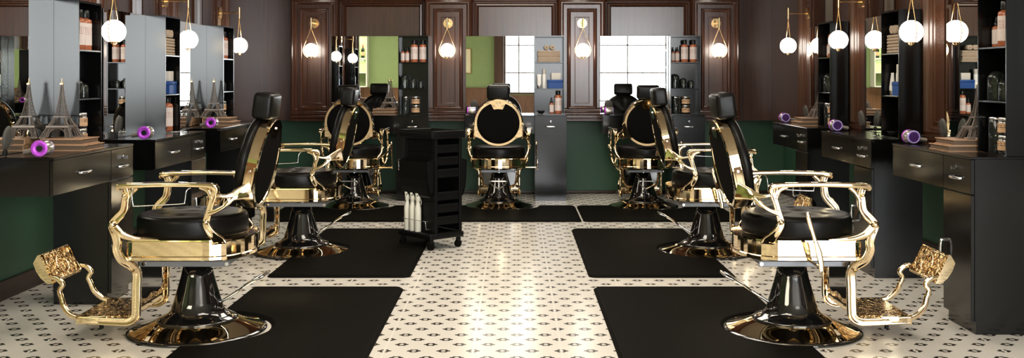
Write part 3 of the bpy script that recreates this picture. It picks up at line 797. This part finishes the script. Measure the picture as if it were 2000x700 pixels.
        b.build('back_bracket', GOLD, t)
    # towel wire on the left arm
    b = MB(); b.tube(S([(.206, .300, .735), (.205, .312, .700), (.198, .314, .655), (.188, .314, .647), (.08, .314, .652), (-.028, .314, .658), (-.038, .314, .668), (-.045, .312, .715), (-.060, .300, .730)]), .0028, 8); b.build('towel_rail', CHROME, t)
    # recline lever on the right
    b = MB(); b.cyl((.035, -.16, .372), (.035, -.355, .372), .0065, 12); b.build('lever_rod', GOLD, t)
    b = MB(); b.strap(S([(.038, -.357, .358), (.034, -.357, .40), (.020, -.357, .46), (-.002, -.357, .53), (-.022, -.357, .60), (-.026, -.357, .625)]), [.022, .024, .030, .018, .022, .020, .010], [.012, .012, .010, .010, .016, .016, .010]); b.build('recline_lever', GOLD, t)
    # back: frame in which x = normal forward, z = up the back, origin at centre of the rear face
    up = Vector((-.2037, 0, .979)); nf = Vector((.979, 0, .2037))
    MBk = Matrix(((nf.x, 0, up.x, -.342), (0, 1, 0, 0), (nf.z, 0, up.z, .8125), (0, 0, 0, 1)))
    Rr = .2225
    def outl(r, ears=1.0, n=72):
        pts = []
        for j in range(n):
            a = 2*PI*j/n; y = r*math.cos(a); z = r*math.sin(a)
            if ears and -1.05 < math.asin(math.sin(a)) < 0:
                # lower ears: keep full width down to z=-.135
                q = math.asin(math.sin(a))
                if q > -.62: y = math.copysign(r+.004*ears, y); z = r*math.tan(q)*.82 if q > -.62 else z
                elif q > -.78: y = math.copysign(r*(.98-(abs(q)-.62)*1.3), y); z = -r*.60-(abs(q)-.62)*.06
            pts.append((y, z))
        return pts
    def lay(r, x, ears=1.0): return [(x, y, z) for y, z in outl(r, ears)]
    b = MB(); b.loft([lay(.194, .004, 0), lay(.197, -.002, 0), lay(Rr-.006, -.003), lay(Rr, .002), lay(Rr, .020), lay(Rr, .046), lay(Rr-.006, .052), lay(.19, .054, 0)], False, True, False)
    b.build('back_shell', GOLD, t, MBk)
    b = MB(); b.loft([lay(.1945, .006, 0), lay(.192, .001, 0), lay(.16, .000, 0), lay(.08, -.001, 0), lay(.01, -.001, 0)]); b.build('back_panel', BLACKFAB, t, MBk)
    # crest plate with a tab at the top of the rear
    b = MB(); pts = []
    for i in range(21):
        a = R(52)+R(76)*i/20; pts.append((Rr*math.cos(a), Rr*math.sin(a)))
    inner = []
    for i in range(21):
        a = R(128)-R(76)*i/20; r_ = .196; y = r_*math.cos(a); z = r_*math.sin(a)
        k = max(0, 1-abs(y)/.066); z -= .062*min(1, k*2.8)
        inner.append((y, z))
    ol = pts+inner
    b.loft([[(x, y, z) for y, z in ol] for x in (-.001, -.0055)], smooth=False); cp = b.build('crest_plate', GOLD, t, MBk)
    b = MB(); b.cyl((-.0055, 0, .178), (-.011, 0, .178), .007, 12); b.build('screw', CHROME, cp, MBk)
    # side plates with screws
    for s in (-1, 1):
        b = MB(); b.box(.010, .042, s*(Rr+.004)-.003, s*(Rr+.004)+.003, -.115, .0, .002, 1); sp_ = b.build('side_plate', GOLD, t, MBk)
        for z in (-.095, -.02):
            b = MB(); b.cyl((.026, s*(Rr+.006), z), (.026, s*(Rr+.011), z), .006, 10); b.build('screw', CHROME, sp_, MBk)
    # front pad
    rings = [lay(.212, .054, 0), lay(.222, .058, 0), lay(.226, .070, 0), lay(.222, .086, 0), lay(.205, .098, 0)]
    for k, h in ((.18, .104), (.15, .107), (.12, .108), (.09, .109), (.06, .109), (.03, .109), (.004, .109)):
        rings.append([(h-sum(.012*math.exp(-((y-ty)**2+(z-tz)**2)/.0006) for ty, tz in ((-.08, .08), (.08, .08), (0, 0), (-.09, -.06), (.09, -.06), (0, .13), (0, -.13))), y, z) for y, z in outl(k, 0)])
    b = MB(); b.loft(rings); b.build('backrest', LEATHER, t, MBk)
    # headrest
    b = MB(); b.box(-.048, .048, -.104, .104, -.064, .064, .022, 4); b.build('headrest', LEATHER, t, Matrix.Translation((-.338, 0, 1.098)) @ Matrix.Rotation(R(-7), 4, 'Y'))
    b = MB(); b.box(.050, .092, -.045, .045, .200, .250, .008, 2); b.build('headrest_post', PLASTIC, t, MBk)
    # apron panel under the front of the seat
    b = MB(); b.box(.222, .232, -.165, .165, .165, .372, .003, 1); ap = b.build('apron_panel', PEDESTAL, t)
    b = MB(); b.strap(S([(.228, -.19, .33), (.228, -.175, .30), (.228, -.168, .24), (.228, -.15, .185), (.228, -.08, .165), (.228, 0, .178), (.228, .08, .165), (.228, .15, .185), (.228, .168, .24), (.228, .175, .30), (.228, .19, .33)]), .026, .018, side=(1, 0, 0)); b.build('scroll_border', ORN, ap)
    b = MB(); b.box(.222, .236, -.185, .185, .125, .160, .004, 1); b.build('border_rail', GOLD, ap)
    # foot plate
    b = MB(); b.box(.255, .505, -.188, .188, .100, .118, .004, 2); b.build('foot_plate', ORN, t)
    for s in (-1, 1):
        b = MB(); b.box(.36, .51, s*.193-.011, s*.193+.011, .078, .118, .004, 2); b.build('foot_plate_rail', GOLD, t)
        b = MB(); b.cyl((.40, s*.17, .052), (.40, s*.17, .080), .010, 12); b.build('rubber_stud', PLASTIC, t)
        b = MB(); b.strap(S([(.495, s*.190, .105), (.54, s*.186, .120), (.575, s*.176, .155), (.590, s*.168, .195), (.602, s*.164, .230), (.588, s*.162, .258), (.612, s*.160, .285), (.640, s*.158, .292)]), [.026, .026, .024, .022, .024, .024, .022], .022); b.build('footrest_arm', GOLD, t)
    Mf = Matrix.Translation((.632, 0, .262)) @ Matrix.Rotation(R(28), 4, 'Y')
    b = MB(); b.box(-.004, .006, -.150, .150, 0, .150, .003, 1)
    fp = b.build('footrest_panel', ORN, t, Mf)
    # raised medallion and border
    b = MB(); b.tube([(-.006, .052*math.cos(a), .075+.045*math.sin(a)) for a in [i*2*PI/28 for i in range(28)]], .005, 8, closed=True)
    b.tube([(-.006, y, z) for y, z in ((-.14, .01), (.14, .01), (.14, .14), (-.14, .14))], .005, 8, closed=True); b.build('relief_border', GOLD, fp, Mf)
    rings = []
    for y in (-.153, .153):
        rings.append([(.006, y, .0), (.030, y, .01), (.046, y, .05), (.050, y, .09), (.044, y, .13), (.010, y, .152), (-.002, y, .152)])
    b = MB(); b.loft(rings, smooth=False); b.build('footrest_back', GOLD, fp, Mf)
    # pump lever
    b = MB(); P0 = Vector((-.095, 0, .128)); P1 = Vector((-.20, 0, .195))
    b.tube([P0, P1], .0065, 10)
    b.tube(S([P1, (-.235, -.045, .222), (-.290, -.075, .256), (-.325, -.077, .272), (-.335, -.06, .276), (-.335, .06, .276), (-.325, .077, .272), (-.290, .075, .256), (-.235, .045, .222), P1], 5), .0055, 10)
    b.build('pump_lever', CHROME, t)
    return t
LX, RX = -1.55, 1.352
PANEL = Vector((.632, 0, .262))
place('chair', make_chair, (LX, FRONTY, .0), PI, 'gold and black barber chair nearest the camera on the left side', 'gold and black barber chairs')
ch_ = place('chair', None, (LX+.045, MIDY, .0), PI, 'gold and black barber chair behind the nearest one on the left side', 'gold and black barber chairs')
for q_ in ch_.children:
    if q_.name.startswith('footrest_panel'): q_.matrix_basis = Matrix.Translation(PANEL) @ Matrix.Rotation(R(-32), 4, 'Y') @ Matrix.Translation(-PANEL)
place('chair', None, (RX, FRONTY, .0), 0, 'gold and black barber chair nearest the camera on the right side', 'gold and black barber chairs')
place('chair', None, (RX, MIDY, .0), 0, 'gold and black barber chair behind the nearest one on the right side', 'gold and black barber chairs')
BYY = 9.76
for k, wd in enumerate(('left', 'centre', 'right')):
    place('chair', None, (-.155+(k-1)*1.378, BYY, .0), PI/2, 'gold and black barber chair seen from behind, %s one at the back wall' % wd, 'gold and black barber chairs')

# ------------------------------------------------------------------ salon trolley
ang = math.atan2(.66, .75)
TN = Vector((-.600, 7.25))      # near corner of the base plate
ax = Vector((math.cos(ang), math.sin(ang))); ay = Vector((-ax.y, ax.x))
LA, LB = .305, .40
tc_ = TN+ax*LA/2+ay*LB/2
tr = thing('salon_trolley', 'tall black plastic salon trolley on castors standing in the aisle', 'trolley', (tc_.x, tc_.y, 0), ang)
hx, hy = LA/2, LB/2
b = MB(); b.box(-hx, hx, -hy, hy, .078, .118, .008, 2); b.build('base_plate', PLASTIC, tr)
X0, X1, Y0, Y1 = -hx+.065, hx-.02, -hy+.025, hy-.025
for (px, py) in ((X0, Y0), (X1, Y0), (X0, Y1), (X1, Y1)):
    b = MB(); sx = 1 if px > 0 else -1
    b.box(px-.012, px+.012, py-.012, py+.012, .1185, .795, .003, 1); b.build('post', PLASTIC, tr)
b = MB(); b.box(X0-.008, X0-.002, Y0+.013, Y1-.013, .12, .79)
for z in (.12, .235, .35, .465, .58, .695): b.box(X0-.012, X0-.008, Y0+.013, Y1-.013, z+.003, z+.105, .002, 1)
b.box(X0-.002, X1, Y1-.006, Y1, .12, .79); b.box(X1-.002, X1+.004, Y0+.013, Y1-.013, .12, .79)
b.build('side_panel', PLASTIC, tr)
b = MB(); b.box(-hx+.010, hx+.010, -hy-.004, hy+.004, .795, .842, .006, 2)
for q in ((-hx+.010, -hx+.022, -hy-.004, hy+.004), (hx-.002, hx+.010, -hy-.004, hy+.004), (-hx+.022, hx-.002, -hy-.004, -hy+.008), (-hx+.022, hx-.002, hy-.008, hy+.004)):
    b.box(q[0], q[1], q[2], q[3], .836, .852, .004, 1)
tt = b.build('top_tray', PLASTIC, tr)
b = MB()
for i in range(9):
    for j in range(12):
        b.lathe([(.009, .8425), (.007, .8475)], 6, (-hx+.038+i*.029, -hy+.03+j*.031, 0), smooth=False)
o_ = b.build('grip_mat', MATT, tt)
for z in (.690, .602, .514, .350, .262, .174):
    b = MB(); b.box(X0+.014, X1-.014, Y0+.006, Y1-.02, z, z+.004)
    b.box(X0+.014, X1-.014, Y0-.004, Y0+.006, z, z+.062, .003, 1); b.box(X0+.014, X0+.018, Y0, Y1-.02, z, z+.050); b.box(X1-.018, X1-.014, Y0, Y1-.02, z, z+.050)
    b.box(X0+.02, X1-.02, Y0-.012, Y0-.004, z+.048, z+.060, .003, 1); b.build('drawer', PLASTIC, tr)
# hanging pockets, both sides
for sgn, xs in ((-1, X0-.0125), (1, X1+.0045)):
    b = MB(); w0, w1 = Y0+.005, Y1-.005
    prof = [(0, .40), (.022, .37), (.036, .385), (.052, .44), (.060, .50), (.066, .63), (.062, .63), (.054, .50), (.03, .40), (.004, .42), (.0, .65)]
    b.loft([[(xs+sgn*px, y, z) for px, z in prof] for y in (w0, w0+.006, w1-.006, w1)], smooth=False)
    b.loft([[(xs+sgn*px, y, z) for px, z in ((0, .40), (.022, .37), (.036, .385), (.052, .44), (.060, .50), (.066, .63), (0, .65))] for y in (w0, w0+.005)], smooth=False)
    b.loft([[(xs+sgn*px, y, z) for px, z in ((0, .40), (.022, .37), (.036, .385), (.052, .44), (.060, .50), (.066, .63), (0, .65))] for y in (w1-.005, w1)], smooth=False)
    b.build('hanging_pocket', PLASTIC, tr)
b = MB(); b.tube([(X0-.008, Y0+.03, .15), (X0-.062, Y0+.03, .15), (X0-.064, Y0+.035, .205), (X0-.064, Y1-.03, .205), (X0-.062, Y1-.025, .15), (X0-.008, Y1-.025, .15)], .002, 6)
b.tube([(X0-.008, Y0+.03, .205), (X0-.064, Y0+.03, .205)], .002, 6); b.tube([(X0-.008, Y1-.03, .205), (X0-.064, Y1-.03, .205)], .002, 6); b.build('wire_holder', CHROME, tr)
for (px, py) in ((-hx+.03, -hy+.03), (hx-.03, -hy+.03), (-hx+.03, hy-.03), (hx-.03, hy-.03)):
    b = MB(); b.box(px-.016, px+.016, py-.012, py+.012, .045, .078, .004, 1); ca = b.build('castor', PLASTIC, tr)
    b = MB(); b.lathe([(.020, -.014), (.027, -.010), (.027, .010), (.020, .014)], 20, M=Matrix.Translation((px, py+.004, .027)) @ Matrix.Rotation(R(90), 4, 'X') @ Matrix.Translation((0, 0, 0))); b.build('wheel', MATT, ca)
def spray():
    t = thing('spray_bottle', '', 'spray bottle')
    b = MB(); b.lathe([(.020, 0), (.0235, .004), (.0235, .16), (.021, .18), (.013, .205), (.012, .215)], 22); b.build('bottle_body', BOTTLEW, t)
    b = MB(); b.lathe([(.013, .2155), (.016, .22), (.018, .25), (.020, .275), (.018, .279)], 20, sx=1, sy=1); tg = b.build('spray_head', BOTTLEW, t)
    b = MB(); b.cyl((0, -.017, .262), (0, -.0225, .262), .005, 10); b.build('nozzle', CAPB, tg); 
    b = MB(); b.strap([(.014, -.006, .248), (.026, -.010, .22), (.024, -.012, .195)], .004, .010, side=(0, 1, 0)); b.build('trigger', BOTTLEW, tg); return t
for i, (yy, wd) in enumerate(((-.055, 'nearest the trolley corner'), (.005, 'middle one of three'), (.065, 'farthest back of three'))):
    p = tc_+ax*(-hx+.026)+ay*(yy*1.1+.045)
    place('spray', spray, (p.x, p.y, .1185), ang-PI/4, 'white spray bottle on the trolley base, %s' % wd, 'white spray bottles on the trolley')

# ------------------------------------------------------------------ lounge behind the camera, seen in the mirrors
def pic():
    t = thing('picture_frame', 'small cream picture in a thin gold frame on the green lounge wall', 'picture', (-1.25, YB+.002, 1.62))
    b = MB(); 
    for q in ((-.20, .20, -.30, -.28), (-.20, .20, .28, .30), (-.20, -.18, -.28, .28), (.18, .20, -.28, .28)): b.box(q[0], q[1], 0, .03, q[2], q[3], .003, 1)
    b.build('frame', BRASS, t)
    b = MB(); b.box(-.18, .18, 0, .012, -.28, .28); b.build('print', PAPER, t)
pic()
sh = thing('bar_shelf', 'pale lit wall shelving with wine bottles in the lounge', 'shelf', (-3.75, YB, 0))
b = MB(); b.box(-.55, -.52, 0, .3, 1.0, 2.6); b.box(.22, .25, 0, .3, 1.0, 2.6); b.build('upright', WHITE, sh)
for z in (1.02, 1.35, 1.68, 2.3):
    b = MB(); b.box(-.52, .22, 0, .3, z-.03, z, .003, 1); b.build('shelf', WHITE, sh)
def wine():
    t = thing('wine_bottle', '', 'bottle')
    b = MB(); b.lathe([(.04, 0), (.042, .006), (.042, .20), (.036, .225), (.016, .255), (.015, .285)], 20); b.build('bottle_body', GREENGLASS, t)
    b = MB(); b.lathe([(.0165, .262), (.0165, .32), (.014, .322)], 14); b.build('foil_cap', REDCAP, t)
    b = MB(); b.lathe([(.0426, .06), (.0426, .15)], 20, cap0=False, cap1=False); b.build('paper_label', LABELT, t); return t
for i, wd in enumerate(('leftmost', 'second', 'third', 'rightmost')):
    place('wine', wine, (-3.62+i*-.14, YB+.16, 1.681), 0, 'dark wine bottle with tan label, %s on the lit lounge shelf' % wd, 'wine bottles on the lounge shelf')
area('bar_shelf_light', (-3.9, YB+.2, 2.24), (0, 0, 0), .6, .1, 14, (1, .95, .75))
area('bar_shelf_light_low', (-3.9, YB+.2, 1.62), (0, 0, 0), .6, .1, 8, (1, .95, .75))
